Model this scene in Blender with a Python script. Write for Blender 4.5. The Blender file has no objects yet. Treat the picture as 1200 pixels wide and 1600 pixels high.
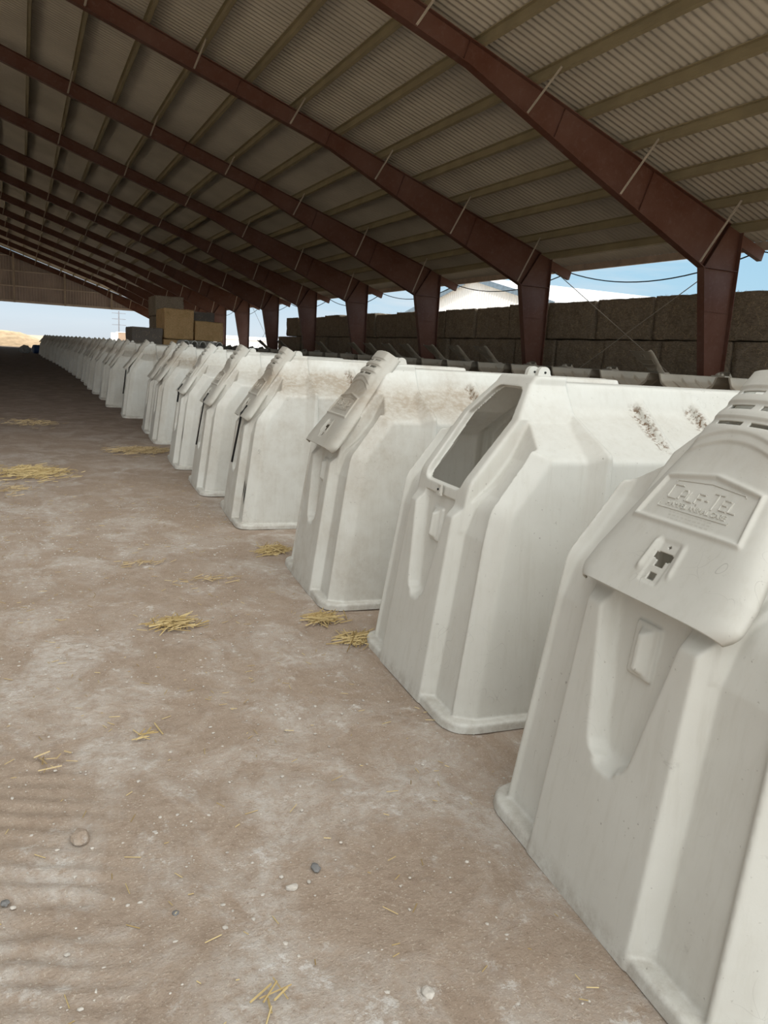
import bpy, bmesh, math, random
import numpy as np
from mathutils import Vector, Matrix, noise

random.seed(7)
rng = np.random.default_rng(11)
S = bpy.context.scene
COL = S.collection
H = 1.55          # camera height
BAY = 7.5         # spacing of the steel frames
Y0 = 14.19        # first frame in view
YEND = 100.4      # far gable wall
YNEAR = 6.35      # open near end of the roof
RIDGE = -4.0
SL = 1 / 3.0      # roof pitch
ORD = ['first', 'second', 'third', 'fourth', 'fifth', 'sixth', 'seventh', 'eighth', 'ninth', 'tenth',
       'eleventh', 'twelfth', 'thirteenth', 'fourteenth', 'fifteenth', 'sixteenth', 'seventeenth',
       'eighteenth', 'nineteenth', 'twentieth', 'twenty-first', 'twenty-second', 'twenty-third',
       'twenty-fourth', 'twenty-fifth', 'twenty-sixth', 'twenty-seventh', 'twenty-eighth', 'twenty-ninth',
       'thirtieth', 'thirty-first', 'thirty-second', 'thirty-third', 'thirty-fourth', 'thirty-fifth',
       'thirty-sixth', 'thirty-seventh', 'thirty-eighth', 'thirty-ninth', 'fortieth']


def lin(r, g, b):
    f = lambda c: (c / 255 / 12.92) if c / 255 <= .04045 else ((c / 255 + .055) / 1.055) ** 2.4
    return (f(r), f(g), f(b), 1)


# ------------------------------------------------------------------ materials
class NT:
    def __init__(s, name):
        s.m = bpy.data.materials.new(name)
        s.m.use_nodes = True
        s.n = s.m.node_tree.nodes
        s.l = s.m.node_tree.links
        s.b = s.n['Principled BSDF']
        s.b.inputs['Specular IOR Level'].default_value = .3

    def node(s, t, **kw):
        n = s.n.new(t)
        for k, v in kw.items():
            setattr(n, k, v)
        return n

    def coord(s, which='Object', scale=(1, 1, 1), loc=(0, 0, 0), rot=(0, 0, 0)):
        tc = s.node('ShaderNodeTexCoord')
        mp = s.node('ShaderNodeMapping')
        mp.inputs['Scale'].default_value = scale
        mp.inputs['Location'].default_value = loc
        mp.inputs['Rotation'].default_value = rot
        s.l.new(tc.outputs[which], mp.inputs[0])
        return mp.outputs[0]

    def noise(s, vec, scale, detail=6, rough=.55, out='Fac', dist=0):
        n = s.node('ShaderNodeTexNoise')
        n.inputs['Scale'].default_value = scale
        n.inputs['Detail'].default_value = detail
        n.inputs['Roughness'].default_value = rough
        n.inputs['Distortion'].default_value = dist
        s.l.new(vec, n.inputs['Vector'])
        return n.outputs[out]

    def ramp(s, fac, stops):
        r = s.node('ShaderNodeValToRGB')
        e = r.color_ramp.elements
        while len(e) < len(stops):
            e.new(.5)
        for i, (p, c) in enumerate(stops):
            e[i].position = p
            e[i].color = c if len(c) == 4 else (*c, 1)
        s.l.new(fac, r.inputs[0])
        return r.outputs[0]

    def mask(s, fac, a, b):
        m = s.node('ShaderNodeMapRange')
        m.inputs[1].default_value = a
        m.inputs[2].default_value = b
        s.l.new(fac, m.inputs[0])
        return m.outputs[0]

    def math(s, op, a, b=None):
        m = s.node('ShaderNodeMath', operation=op)
        for i, v in enumerate((a, b)):
            if v is None:
                continue
            if isinstance(v, (int, float)):
                m.inputs[i].default_value = v
            else:
                s.l.new(v, m.inputs[i])
        return m.outputs[0]

    def mix(s, fac, a, b):
        m = s.node('ShaderNodeMix', data_type='RGBA')
        for i, v in ((0, fac), (6, a), (7, b)):
            if isinstance(v, (int, float, tuple)):
                m.inputs[i].default_value = v
            else:
                s.l.new(v, m.inputs[i])
        return m.outputs[2]

    def bump(s, height, strength=.3, dist=.01):
        b = s.node('ShaderNodeBump')
        b.inputs['Strength'].default_value = strength
        b.inputs['Distance'].default_value = dist
        s.l.new(height, b.inputs['Height'])
        s.l.new(b.outputs[0], s.b.inputs['Normal'])

    def base(s, c, rough=.7, metal=0):
        if isinstance(c, tuple):
            s.b.inputs['Base Color'].default_value = c
        else:
            s.l.new(c, s.b.inputs['Base Color'])
        s.b.inputs['Roughness'].default_value = rough
        s.b.inputs['Metallic'].default_value = metal
        return s.m


def simple(name, rgb, rough=.7, var=.12, scale=3.0, metal=0):
    t = NT(name)
    v = t.coord('Object')
    f = t.noise(v, scale)
    c = lin(*rgb)
    d = tuple(x * (1 - var * 2) for x in c[:3]) + (1,)
    e = tuple(min(1, x * (1 + var)) for x in c[:3]) + (1,)
    return t.base(t.mix(t.mask(f, .3, .7), d, e), rough, metal)


def plastic(name):
    """off-white moulded plastic with dust settled on it; object colour R = amount of brown dust, G = greyness"""
    t = NT(name)
    v = t.coord('Object')
    oi = t.node('ShaderNodeObjectInfo')
    off = t.node('ShaderNodeVectorMath', operation='ADD')
    cm = t.node('ShaderNodeCombineXYZ')
    r10 = t.math('MULTIPLY', oi.outputs['Random'], 40.0)
    t.l.new(r10, cm.inputs[0])
    t.l.new(r10, cm.inputs[1])
    t.l.new(v, off.inputs[0])
    t.l.new(cm.outputs[0], off.inputs[1])
    vv = off.outputs[0]
    sep = t.node('ShaderNodeSeparateXYZ')
    t.l.new(v, sep.inputs[0])
    oc = t.node('ShaderNodeSeparateColor')
    t.l.new(oi.outputs['Color'], oc.inputs[0])
    big = t.noise(vv, 2.2, 4)
    fine = t.noise(vv, 26, 8, .7)
    stretch = t.node('ShaderNodeMapping')
    stretch.inputs['Scale'].default_value = (9, 9, .9)
    t.l.new(vv, stretch.inputs[0])
    streak = t.noise(stretch.outputs[0], 3, 6, .65)
    base = t.mix(t.mask(big, .3, .75), lin(214, 212, 204), lin(205, 202, 193))
    base = t.mix(t.math('MULTIPLY', t.mask(streak, .5, .8), .35), base, lin(186, 181, 168))
    grey = t.mix(t.mask(big, .3, .7), lin(152, 143, 128), lin(134, 126, 112))
    base = t.mix(oc.outputs[1], base, grey)
    # dust lies on the sloped shoulders (a band of heights) and clings to the foot
    hz = t.mask(sep.outputs[2], 1.12, 1.24)
    hz2 = t.mask(sep.outputs[2], 1.42, 1.32)
    band = t.math('MULTIPLY', hz, hz2)
    dn = t.math('ADD', t.math('MULTIPLY', t.mask(t.noise(vv, 3.2, 9, .6), .38, .72), .6), t.math('MULTIPLY', band, .75))
    dm = t.math('MULTIPLY', t.math('MULTIPLY', dn, t.mask(fine, .1, .6)), oc.outputs[0])
    dm = t.math('MINIMUM', dm, .85)
    base = t.mix(dm, base, lin(158, 142, 122))
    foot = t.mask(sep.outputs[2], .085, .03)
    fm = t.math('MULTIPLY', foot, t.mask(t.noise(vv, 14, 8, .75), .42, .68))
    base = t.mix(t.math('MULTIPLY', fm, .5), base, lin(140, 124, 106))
    # chaff caught on the rear side of each gusset
    for gx in (1.07, 1.40):
        gm = t.math('MULTIPLY', t.mask(t.math('ABSOLUTE', t.math('SUBTRACT', sep.outputs[0], gx - .035)), .045, .01), t.math('MULTIPLY', t.mask(sep.outputs[2], 1.18, 1.22), t.mask(sep.outputs[2], 1.40, 1.36)))
        base = t.mix(t.math('MULTIPLY', gm, t.mask(t.noise(vv, 45, 4, .7), .48, .58)), base, lin(112, 88, 66))
    # scuffs and specks
    sc = t.noise(vv, 70, 3, .5)
    base = t.mix(t.math('MULTIPLY', t.mask(sc, .70, .78), .55), base, lin(110, 98, 84))
    sm = t.mask(t.noise(vv, 7, 10, .8, dist=1.5), .62, .72)
    base = t.mix(t.math('MULTIPLY', sm, .3), base, lin(128, 122, 114))
    # hairline scratches
    vo = t.node('ShaderNodeTexVoronoi', feature='DISTANCE_TO_EDGE')
    vo.inputs['Scale'].default_value = 4.5
    wv = t.node('ShaderNodeVectorMath', operation='ADD')
    t.l.new(vv, wv.inputs[0])
    t.l.new(t.noise(vv, 3.5, 2, .5, out='Color'), wv.inputs[1])
    t.l.new(wv.outputs[0], vo.inputs['Vector'])
    ln = t.math('MULTIPLY', t.mask(vo.outputs['Distance'], .0045, .001), t.mask(big, .56, .62))
    base = t.mix(t.math('MULTIPLY', ln, .45), base, lin(120, 114, 106))
    t.bump(fine, .08, .01)
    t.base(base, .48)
    tr = t.node('ShaderNodeBsdfTranslucent')
    t.l.new(base, tr.inputs[0])
    mx = t.node('ShaderNodeMixShader')
    mx.inputs[0].default_value = .10
    t.l.new(t.b.outputs[0], mx.inputs[1])
    t.l.new(tr.outputs[0], mx.inputs[2])
    t.l.new(mx.outputs[0], t.n['Material Output'].inputs[0])
    return t.m


def floor_mat():
    t = NT('packed_dirt')
    v = t.coord('Object')
    vs = t.coord('Object', scale=(1, .8, 1))
    n1 = t.noise(vs, .55, 7, .6)
    n2 = t.noise(vs, 2.6, 9, .68, dist=.6)
    n3 = t.noise(v, 22, 8, .75)
    n4 = t.noise(v, 130, 3, .6)
    n6 = t.noise(v, 7, 9, .7)
    c = t.mix(t.mask(n1, .32, .68), lin(158, 139, 121), lin(172, 155, 139))
    c = t.mix(t.math('MULTIPLY', t.mask(n6, .42, .66), .55), c, lin(146, 126, 108))
    c = t.mix(t.math('MULTIPLY', t.mask(n3, .48, .70), .5), c, lin(126, 106, 89))
    # pale lime patches
    lime = t.math('MULTIPLY', t.mask(n2, .45, .60), t.mask(n1, .36, .54))
    lime = t.math('MULTIPLY', lime, t.mask(n3, .34, .58))
    c = t.mix(t.math('MULTIPLY', lime, .72), c, lin(204, 197, 189))
    n5 = t.noise(v, 9, 10, .8)
    lm2 = t.math('MULTIPLY', t.mask(n5, .56, .62), t.mask(n2, .40, .6))
    c = t.mix(t.math('MULTIPLY', lm2, .8), c, lin(210, 205, 199))
    c = t.mix(t.math('MULTIPLY', t.mask(n4, .60, .68), .6), c, lin(204, 192, 176))
    c = t.mix(t.math('MULTIPLY', t.mask(n4, .36, .28), .5), c, lin(104, 86, 72))
    # lane darkened beyond the first metres: interior shade painted into the dirt colour
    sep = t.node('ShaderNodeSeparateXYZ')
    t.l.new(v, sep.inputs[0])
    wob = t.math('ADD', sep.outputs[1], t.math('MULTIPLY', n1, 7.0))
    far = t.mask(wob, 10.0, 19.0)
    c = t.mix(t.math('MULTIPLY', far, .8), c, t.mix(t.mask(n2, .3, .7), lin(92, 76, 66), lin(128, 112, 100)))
    hgt = t.math('ADD', t.math('MULTIPLY', n3, .6), t.math('MULTIPLY', n2, 1.2))
    hgt = t.math('ADD', hgt, t.math('MULTIPLY', n4, .2))
    t.bump(hgt, .65, .03)
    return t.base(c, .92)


def straw_mat(name, a, b):
    t = NT(name)
    g = t.node('ShaderNodeNewGeometry')
    c = t.mix(g.outputs['Random Per Island'], lin(*a), lin(*b))
    return t.base(c, .75)


def bale_mat(name, a, b, c3):
    t = NT(name)
    v = t.coord('Object')
    oi = t.node('ShaderNodeObjectInfo')
    f = t.noise(t.coord('Object', scale=(40, 6, 40)), 1.5, 8, .7)
    g = t.noise(v, 3, 5)
    k = t.noise(v, 45, 6, .7)
    c = t.mix(t.mask(f, .3, .72), lin(*a), lin(*b))
    c = t.mix(t.math('MULTIPLY', t.mask(k, .55, .72), .7), c, lin(*c3))
    c = t.mix(t.math('MULTIPLY', t.mask(g, .5, .75), .5), c, lin(*a))
    t.bump(t.math('ADD', f, k), .8, .03)
    return t.base(c, .95)


M = {}
M['plastic'] = plastic('hutch_plastic')
M['black'] = simple('black_rubber', (28, 27, 27), .6)
M['tear'] = simple('torn_edge', (26, 25, 25), .9)
M['steel'] = NT('brown_painted_steel')
_t = M['steel']
_v = _t.coord('Object')
_f = _t.noise(_v, .8, 6, .6)
_g = _t.noise(_v, 7, 8, .7)
_c = _t.mix(_t.mask(_f, .35, .68), lin(94, 58, 44), lin(110, 80, 70))
_c = _t.mix(_t.math('MULTIPLY', _t.mask(_g, .52, .75), .5), _c, lin(124, 102, 94))
M['steel'] = _t.base(_c, .55)
M['purlin'] = simple('purlin_steel', (158, 147, 118), .5, .1, 1.2)
M['brace'] = simple('brace_steel', (188, 178, 164), .5, .1, 2)
M['girt'] = simple('girt_steel', (214, 206, 196), .6, .1, 1.2)
M['roof'] = simple('roof_sheet', (204, 198, 184), .38, .08, .5)
M['siding'] = simple('gable_siding', (182, 172, 168), .6, .1, .5)
M['white_metal'] = simple('white_metal', (244, 246, 248), .5, .03, .3)
M['dark_trim'] = simple('grey_blue_trim', (116, 134, 150), .5)
M['shade_box'] = simple('porch_shade', (112, 102, 92), .8)
M['floor'] = floor_mat()
M['yard'] = simple('dry_yard', (188, 172, 152), .95, .12, .15)
M['straw'] = straw_mat('fresh_straw', (146, 121, 74), (200, 178, 130))
M['straw_dull'] = straw_mat('dull_straw', (140, 118, 84), (186, 164, 124))
M['bale_dark'] = bale_mat('weathered_bale', (104, 94, 84), (192, 176, 154), (232, 216, 188))
M['bale_gold'] = bale_mat('golden_bale', (184, 146, 94), (250, 214, 162), (253, 234, 194))
M['bale_grey'] = bale_mat('grey_bale', (120, 112, 106), (150, 142, 134), (178, 166, 148))
M['stalk_dark'] = straw_mat('weathered_stalk', (92, 78, 62), (226, 202, 164))
M['stalk_gold'] = straw_mat('golden_stalk', (170, 126, 72), (253, 226, 170))
M['stone'] = simple('pale_stone', (190, 182, 172), .9, .12, 40)
M['slate'] = simple('blue_grey_stone', (116, 114, 112), .8, .1, 30)
M['pile'] = simple('sandy_feed', (206, 182, 150), .95, .12, 1.5)
M['blue'] = simple('blue_plastic', (44, 66, 104), .5, .1, 4)
M['sack'] = simple('grey_sacking', (150, 150, 148), .8, .12, 6)
M['tan'] = simple('tan_wall', (196, 170, 148), .8, .06, 1)
M['pole'] = simple('weathered_pole', (150, 152, 160), .9)
M['lidgrey'] = simple('grey_plastic', (150, 150, 146), .5, .1, 8)


# ------------------------------------------------------------------ object helpers
def link(o, parent=None):
    COL.objects.link(o)
    if parent:
        o.parent = parent
    return o


def tag(o, label, cat=None, group=None, kind=None):
    if label:
        o['label'] = label
    if cat:
        o['category'] = cat
    if group:
        o['group'] = group
    if kind:
        o['kind'] = kind
    return o


def thing(name, label, cat, loc=(0, 0, 0), rz=0, group=None):
    o = bpy.data.objects.new(name, None)
    o.empty_display_size = .2
    o.location = loc
    o.rotation_euler = (0, 0, rz)
    link(o)
    return tag(o, label, cat, group)


class MB:
    """collects vertices and faces, builds one mesh"""

    def __init__(s):
        s.v = []
        s.f = []

    def add(s, vs, fs):
        o = len(s.v)
        s.v += [tuple(p) for p in vs]
        s.f += [tuple(i + o for i in f) for f in fs]

    def box(s, a, b):
        (x0, y0, z0), (x1, y1, z1) = a, b
        s.add([(x0, y0, z0), (x1, y0, z0), (x1, y1, z0), (x0, y1, z0), (x0, y0, z1), (x1, y0, z1), (x1, y1, z1), (x0, y1, z1)],
              [(0, 3, 2, 1), (4, 5, 6, 7), (0, 1, 5, 4), (1, 2, 6, 5), (2, 3, 7, 6), (3, 0, 4, 7)])

    def prism_xz(s, poly, y0, y1):
        n = len(poly)
        s.add([(x, y0, z) for x, z in poly] + [(x, y1, z) for x, z in poly],
              [tuple(range(n)), tuple(range(2 * n - 1, n - 1, -1))] + [(i, i + n, (i + 1) % n + n, (i + 1) % n) for i in range(n)])

    def beam(s, p, q, w, h, up=(0, 0, 1)):
        p, q = Vector(p), Vector(q)
        d = (q - p).normalized()
        u = Vector(up)
        if abs(d.dot(u)) > .98:
            u = Vector((1, 0, 0))
        r = d.cross(u).normalized()
        u = r.cross(d)
        vs = []
        for c in (p, q):
            for a, b in ((-1, -1), (1, -1), (1, 1), (-1, 1)):
                vs.append(c + r * a * w / 2 + u * b * h / 2)
        s.add(vs, [(0, 1, 2, 3), (7, 6, 5, 4), (0, 4, 5, 1), (1, 5, 6, 2), (2, 6, 7, 3), (3, 7, 4, 0)])

    def tube(s, pts, r, n=8):
        pts = [Vector(p) for p in pts]
        vs, fs = [], []
        for i, p in enumerate(pts):
            d = (pts[min(i + 1, len(pts) - 1)] - pts[max(i - 1, 0)]).normalized()
            u = Vector((0, 0, 1)) if abs(d.z) < .9 else Vector((1, 0, 0))
            a = d.cross(u).normalized()
            b = a.cross(d)
            for k in range(n):
                t = 2 * math.pi * k / n
                vs.append(p + a * math.cos(t) * r + b * math.sin(t) * r)
        for i in range(len(pts) - 1):
            for k in range(n):
                k2 = (k + 1) % n
                fs.append((i * n + k, i * n + k2, (i + 1) * n + k2, (i + 1) * n + k))
        fs.append(tuple(range(n))[::-1])
        fs.append(tuple((len(pts) - 1) * n + k for k in range(n)))
        s.add(vs, fs)

    def mesh(s, name, mat, smooth=False):
        me = bpy.data.meshes.new(name)
        me.from_pydata(s.v, [], s.f)
        me.materials.append(mat)
        bm = bmesh.new()
        bm.from_mesh(me)
        bmesh.ops.recalc_face_normals(bm, faces=bm.faces)
        bm.to_mesh(me)
        bm.free()
        if smooth:
            me.polygons.foreach_set('use_smooth', [True] * len(me.polygons))
        me.update()
        return me

    def build(s, name, mat, parent=None, smooth=False):
        return link(bpy.data.objects.new(name, s.mesh(name, mat, smooth)), parent)


def np_mesh(name, V, F, mat, smooth=True):
    me = bpy.data.meshes.new(name)
    me.vertices.add(len(V))
    me.vertices.foreach_set('co', np.asarray(V, np.float32).ravel())
    me.loops.add(F.size)
    me.loops.foreach_set('vertex_index', F.astype(np.int32).ravel())
    me.polygons.add(len(F))
    k = F.shape[1]
    me.polygons.foreach_set('loop_start', np.arange(0, F.size, k, dtype=np.int32))
    if smooth:
        me.polygons.foreach_set('use_smooth', np.ones(len(F), bool))
    me.update(calc_edges=True)
    me.validate()
    me.materials.append(mat)
    return me


def copy_tree(o, parent=None, skip=()):
    c = o.copy()
    COL.objects.link(c)
    if parent:
        c.parent = parent
    for ch in list(o.children):
        if ch.name.split('.')[0] in skip:
            continue
        copy_tree(ch, c, skip)
    return c


# ------------------------------------------------------------------ calf hutch shell as a smooth implicit surface
def smax(a, b, k):
    h = np.maximum(k - np.abs(a - b), 0) / k
    return np.maximum(a, b) + h * h * k * .25


def smin(a, b, k):
    return -smax(-a, -b, k)


def hip_d(x, z):
    return (-.5356 + .72 * z - x) / 1.232


def house_parts(x, y, z):
    ay = np.abs(y)
    side = (ay - (.55 - .045 * z / 1.16)) / 1.0008
    rear = (.03 + .125 * z - x) / 1.008
    hip = hip_d(x, z)
    roof = (z + .614 * ay - 1.47) / 1.173
    return ay, side, rear, hip, roof


def hole_prism(x, y, z):
    ay = np.abs(y)
    hw = np.interp(z, [.975, 1.30, 1.445], [.190, .215, .125])
    return smax(smax(ay - hw, z - 1.445, .05), .975 - z, .05)


def hutch_sdf(x, y, z):
    ay, side, rear, hip, roof = house_parts(x, y, z)
    a = smax(rear, hip, .02)
    ch = (a / .085 + side / .05 + 1) / 23.2
    wall = smax(side, roof, .02)
    d = smax(smax(wall, a, .008), ch, .008)
    mouth = x - 2.25
    dep = np.interp(z, [.80, .98, 1.14, 1.33], [.012, .045, .042, .004])
    cv = smax(side + .068 - (a + dep) * .5, -a - dep, .014)
    d = smax(d, -cv, .008)
    # sunken panel between the corner strip and the hatch frame
    ridge = smax(smax((ay - (.150 + (1.475 - z) * .38)) / 1.07, z - 1.475, .022), hip, .022)
    ridge = np.maximum(ridge, 1.22 - z)
    d = smin(d, ridge, .02)
    # hatch frame
    fw = np.interp(z, [.93, 1.31, 1.46], [.268, .275, .168])
    fr = smax(smax((ay - fw) * .95, hip - .04, .02), np.maximum(np.maximum(rear - .012, z - 1.50), np.maximum(x - .66, .8 - z)), .016)
    d = smin(d, fr, .014)
    # raised block with a pocket on the rear wall
    xf = .03 + .125 * z - .05
    q = x - xf
    blk = smax(smax(-q / 1.008, (ay - .245 - q * .55 + .02 * (z - .5)) / 1.14, .008), (z - .865 - q * 1.1) / 1.49, .008)
    blk = np.maximum(blk, x - .3)
    d = smin(d, blk, .008)
    pw = np.interp(z, [.45, .462, .485, .53, .60, .9], [.030, .052, .068, .080, .092, .155])
    pk = smax((ay - pw - (.03 + .125 * z - x) * .45) / 1.12, (x - (.034 + .125 * z)) / 1.0, .014)
    pk = np.maximum(smax(pk, .448 - z - (.03 + .125 * z - x) * .5, .03), z - .925)
    d = smax(d, -pk, .008)
    # moulded handle in the pocket
    hx = .03 + .125 * z
    hd = smax(smax(ay - .05, np.abs(z - .785) - .078, .01), (hx - .008 - x), .006)
    d = smin(d, np.maximum(hd, x - .3), .006)
    wd = smax((np.abs(y + .004) - .008 - (x - hx + .034) * .75) / 1.25, (np.abs(z - .785) - .052 - (x - hx + .034) * .6) / 1.2, .008)
    wd = np.maximum(np.maximum(wd, hx - .034 - x), x - .3)
    d = smin(d, wd, .008)
    # stiffening rib round the side and up the shoulder
    fade = np.clip((z - 1.19) * .24, 0, .05)
    for x0, x1 in ((.575, .665), (1.90, 1.99)):
        xe = x1 + (1.16 - z) * .03
        pr = .056 * np.clip((x - x0 + .03 * (1.16 - z)) / .066, -.5, 1) - fade
        rb = smax((wall - pr) * .85, x - xe, .006)
        rb = np.maximum(rb, np.maximum(z - 1.37, x0 - .06 - x))
        d = smin(d, rb, .008)
    # gussets between the shoulder and the ridge
    for xg in (1.07, 1.40, 1.73):
        g = smax((z + .79 * ay - 1.556) / 1.27, np.abs(x - xg) - .020 - np.clip(1.556 - z - .79 * ay, 0, .08) * .3, .012)
        g = np.maximum(g, np.maximum(np.maximum(z - 1.44, .12 - ay), 1.12 - z))
        d = smin(d, g, .012)
    # foot flange
    lp = smax(smax(side - .045, rear - .045, .03), (rear + side) / 1.414 - .018, .06)
    lip = smax(lp, z - .044, .016)
    d = smin(d, lip, .008)
    d = np.maximum(d, mouth)
    hole = np.maximum(hole_prism(x, y, z), -(hip - .008))
    hole = np.maximum(hole, x - .7)
    return smax(d, -hole, .008)


def surface_nets(f, xs, ys, zs):
    X, Y, Z = np.meshgrid(xs, ys, zs, indexing='ij', sparse=True)
    one = np.ones((len(xs), len(ys), len(zs)), np.float32)
    D = (f((X * one).astype(np.float32), (Y * one).astype(np.float32), (Z * one).astype(np.float32))).astype(np.float32)
    del one
    nx, ny, nz = D.shape
    s = D < 0
    cnt = np.zeros((nx - 1, ny - 1, nz - 1), np.int8)
    for i in (0, 1):
        for j in (0, 1):
            for k in (0, 1):
                cnt += s[i:nx - 1 + i, j:ny - 1 + j, k:nz - 1 + k]
    act = (cnt > 0) & (cnt < 8)
    idx = np.argwhere(act)
    vid = -np.ones(act.shape, np.int32)
    vid[act] = np.arange(len(idx))
    acc = np.zeros((len(idx), 3))
    n = np.zeros(len(idx))
    cor = [(a, b, c) for a in (0, 1) for b in (0, 1) for c in (0, 1)]
    G = (xs, ys, zs)
    for a in cor:
        for ax in range(3):
            if a[ax]:
                continue
            b = list(a)
            b[ax] = 1
            ia = idx + np.array(a)
            ib = idx + np.array(b)
            da = D[ia[:, 0], ia[:, 1], ia[:, 2]]
            db = D[ib[:, 0], ib[:, 1], ib[:, 2]]
            m = (da < 0) != (db < 0)
            t = da[m] / (da[m] - db[m])
            pa = np.stack([G[q][ia[m][:, q]] for q in range(3)], 1)
            pb = np.stack([G[q][ib[m][:, q]] for q in range(3)], 1)
            acc[m] += pa + (pb - pa) * t[:, None]
            n[m] += 1
    V = acc / n[:, None]
    F = []
    for ax in range(3):
        o1, o2 = [(1, 2), (2, 0), (0, 1)][ax]
        sl0 = [slice(None)] * 3
        sl1 = [slice(None)] * 3
        sl0[ax] = slice(0, -1)
        sl1[ax] = slice(1, None)
        a = s[tuple(sl0)]
        b = s[tuple(sl1)]
        e = np.argwhere(a != b)
        ok = (e[:, o1] > 0) & (e[:, o1] < D.shape[o1] - 1) & (e[:, o2] > 0) & (e[:, o2] < D.shape[o2] - 1)
        e = e[ok]
        ins = a[e[:, 0], e[:, 1], e[:, 2]]

        def g(d1, d2):
            c = e.copy()
            c[:, o1] -= d1
            c[:, o2] -= d2
            return vid[c[:, 0], c[:, 1], c[:, 2]]
        q = np.stack([g(1, 1), g(0, 1), g(0, 0), g(1, 0)], 1)
        q[~ins] = q[~ins][:, ::-1]
        F.append(q)
    return V, np.concatenate(F)


def build_shell():
    xs = np.concatenate([np.arange(-.06, .72, .0065), np.arange(.724, 2.3, .018)])
    ys = np.linspace(-.64, .64, 186)
    zs = np.linspace(0.0, 1.53, 221)
    V, F = surface_nets(hutch_sdf, xs, ys, zs)
    for _ in range(3):
        x, y, z = V.T
        d = hutch_sdf(x, y, z)
        e = 5e-4
        g = np.stack([hutch_sdf(x + e, y, z) - d, hutch_sdf(x, y + e, z) - d, hutch_sdf(x, y, z + e) - d], 1) / e
        st = -d[:, None] * g / np.maximum((g * g).sum(1), .2)[:, None]
        ln = np.linalg.norm(st, axis=1)
        st *= np.minimum(1, .004 / np.maximum(ln, 1e-9))[:, None]
        st[:, 2] = np.where(z < .006, 0, st[:, 2])
        V = V + st
    V[:, 2] = np.maximum(V[:, 2], 0)
    c = V[F].mean(1)
    x, y, z = c.T
    kill = (hole_prism(x, y, z) < -.006) & (hip_d(x, z) < .016) & (x < .72)
    ay, side, rear, hip, roof = house_parts(x, y, z)
    cs = np.maximum(side, np.minimum(roof, np.maximum(ay - .155 - (1.475 - z) * .43, 1.22 - z)))
    kill |= (x > 2.235) & (cs < -.05)
    F = F[~kill]
    used = np.unique(F)
    re = -np.ones(len(V), np.int64)
    re[used] = np.arange(len(used))
    return np_mesh('shell', V[used], re[F], M['plastic'])


SHELL = build_shell()

# ---- lid: height field over the hip plane (u up the slope, v across), hinged at the ridge
LID_O = Vector((.134, 0, .93))
LID_U = Vector((.584, 0, .8115))
LID_N = Vector((-.8115, 0, .584))
LID_L = .71


def lid_half(u):
    h = np.interp(u, [-.03, .08, .62, .72], [.325, .318, .180, .165])
    c = np.clip((.02 - u) / .05, 0, 1)
    return h - .035 * c * c


SIGN = [(-.205, .205), (.205, .205), (.178, .350), (0, .378), (-.178, .350)]


def poly_sd(v, u, P):
    d = np.full(v.shape, 1e9)
    ins = np.ones(v.shape, bool)
    n = len(P)
    for i in range(n):
        a = np.array(P[i])
        b = np.array(P[(i + 1) % n])
        e = b - a
        wv, wu = v - a[0], u - a[1]
        t = np.clip((wv * e[0] + wu * e[1]) / (e @ e), 0, 1)
        d = np.minimum(d, np.hypot(wv - e[0] * t, wu - e[1] * t))
        ins &= (e[0] * wu - e[1] * wv) > 0
    return np.where(ins, -d, d)


def sstep(x, a, b):
    t = np.clip((x - a) / (b - a), 0, 1)
    return t * t * (3 - 2 * t)


def lid_w(u, v):
    half = lid_half(u)
    t = np.abs(v) / half
    top = .060 + .012 * sstep(u, .0, .3)
    hood = sstep(u, .40, .56)
    top = top + hood * .026 * (1 - np.clip(t, 0, 1) ** 2)
    w = (top - .006) * np.clip(1 - np.clip(t, 0, 1) ** 7, 0, 1) ** .55 + .006
    inner = 1 - sstep(t, .68, .86)
    # arched step that starts the vent hood, then three louvre terraces
    arch = u + .12 * v * v / .02 * .25
    w = w + inner * (.007 * sstep(arch, .478, .486) + .006 * (sstep(arch, .505, .512)))
    for uu in (.532, .587, .640):
        w = w + inner * .007 * sstep(u, uu + .019, uu + .025) - inner * .008 * sstep(u, uu - .020, uu + .015)
    # sign panel
    sd = poly_sd(v, u, SIGN)
    w = w + inner * .008 * np.exp(-(sd / .0075) ** 2)
    w = w - .003 * sstep(-sd, .004, .012)
    # latch pad
    for sv in (-1, 1):
        w = w + .009 * np.exp(-((v - sv * (.058 - .10 * (u - .09))) / .009) ** 2) * sstep(u, .045, .07) * (1 - sstep(u, .14, .17)) * (1 if sv > 0 else .55)
    w = w - .004 * (1 - sstep(np.abs(v), .030, .042)) * sstep(u, .02, .035) * (1 - sstep(u, .15, .165))
    return w


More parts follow.
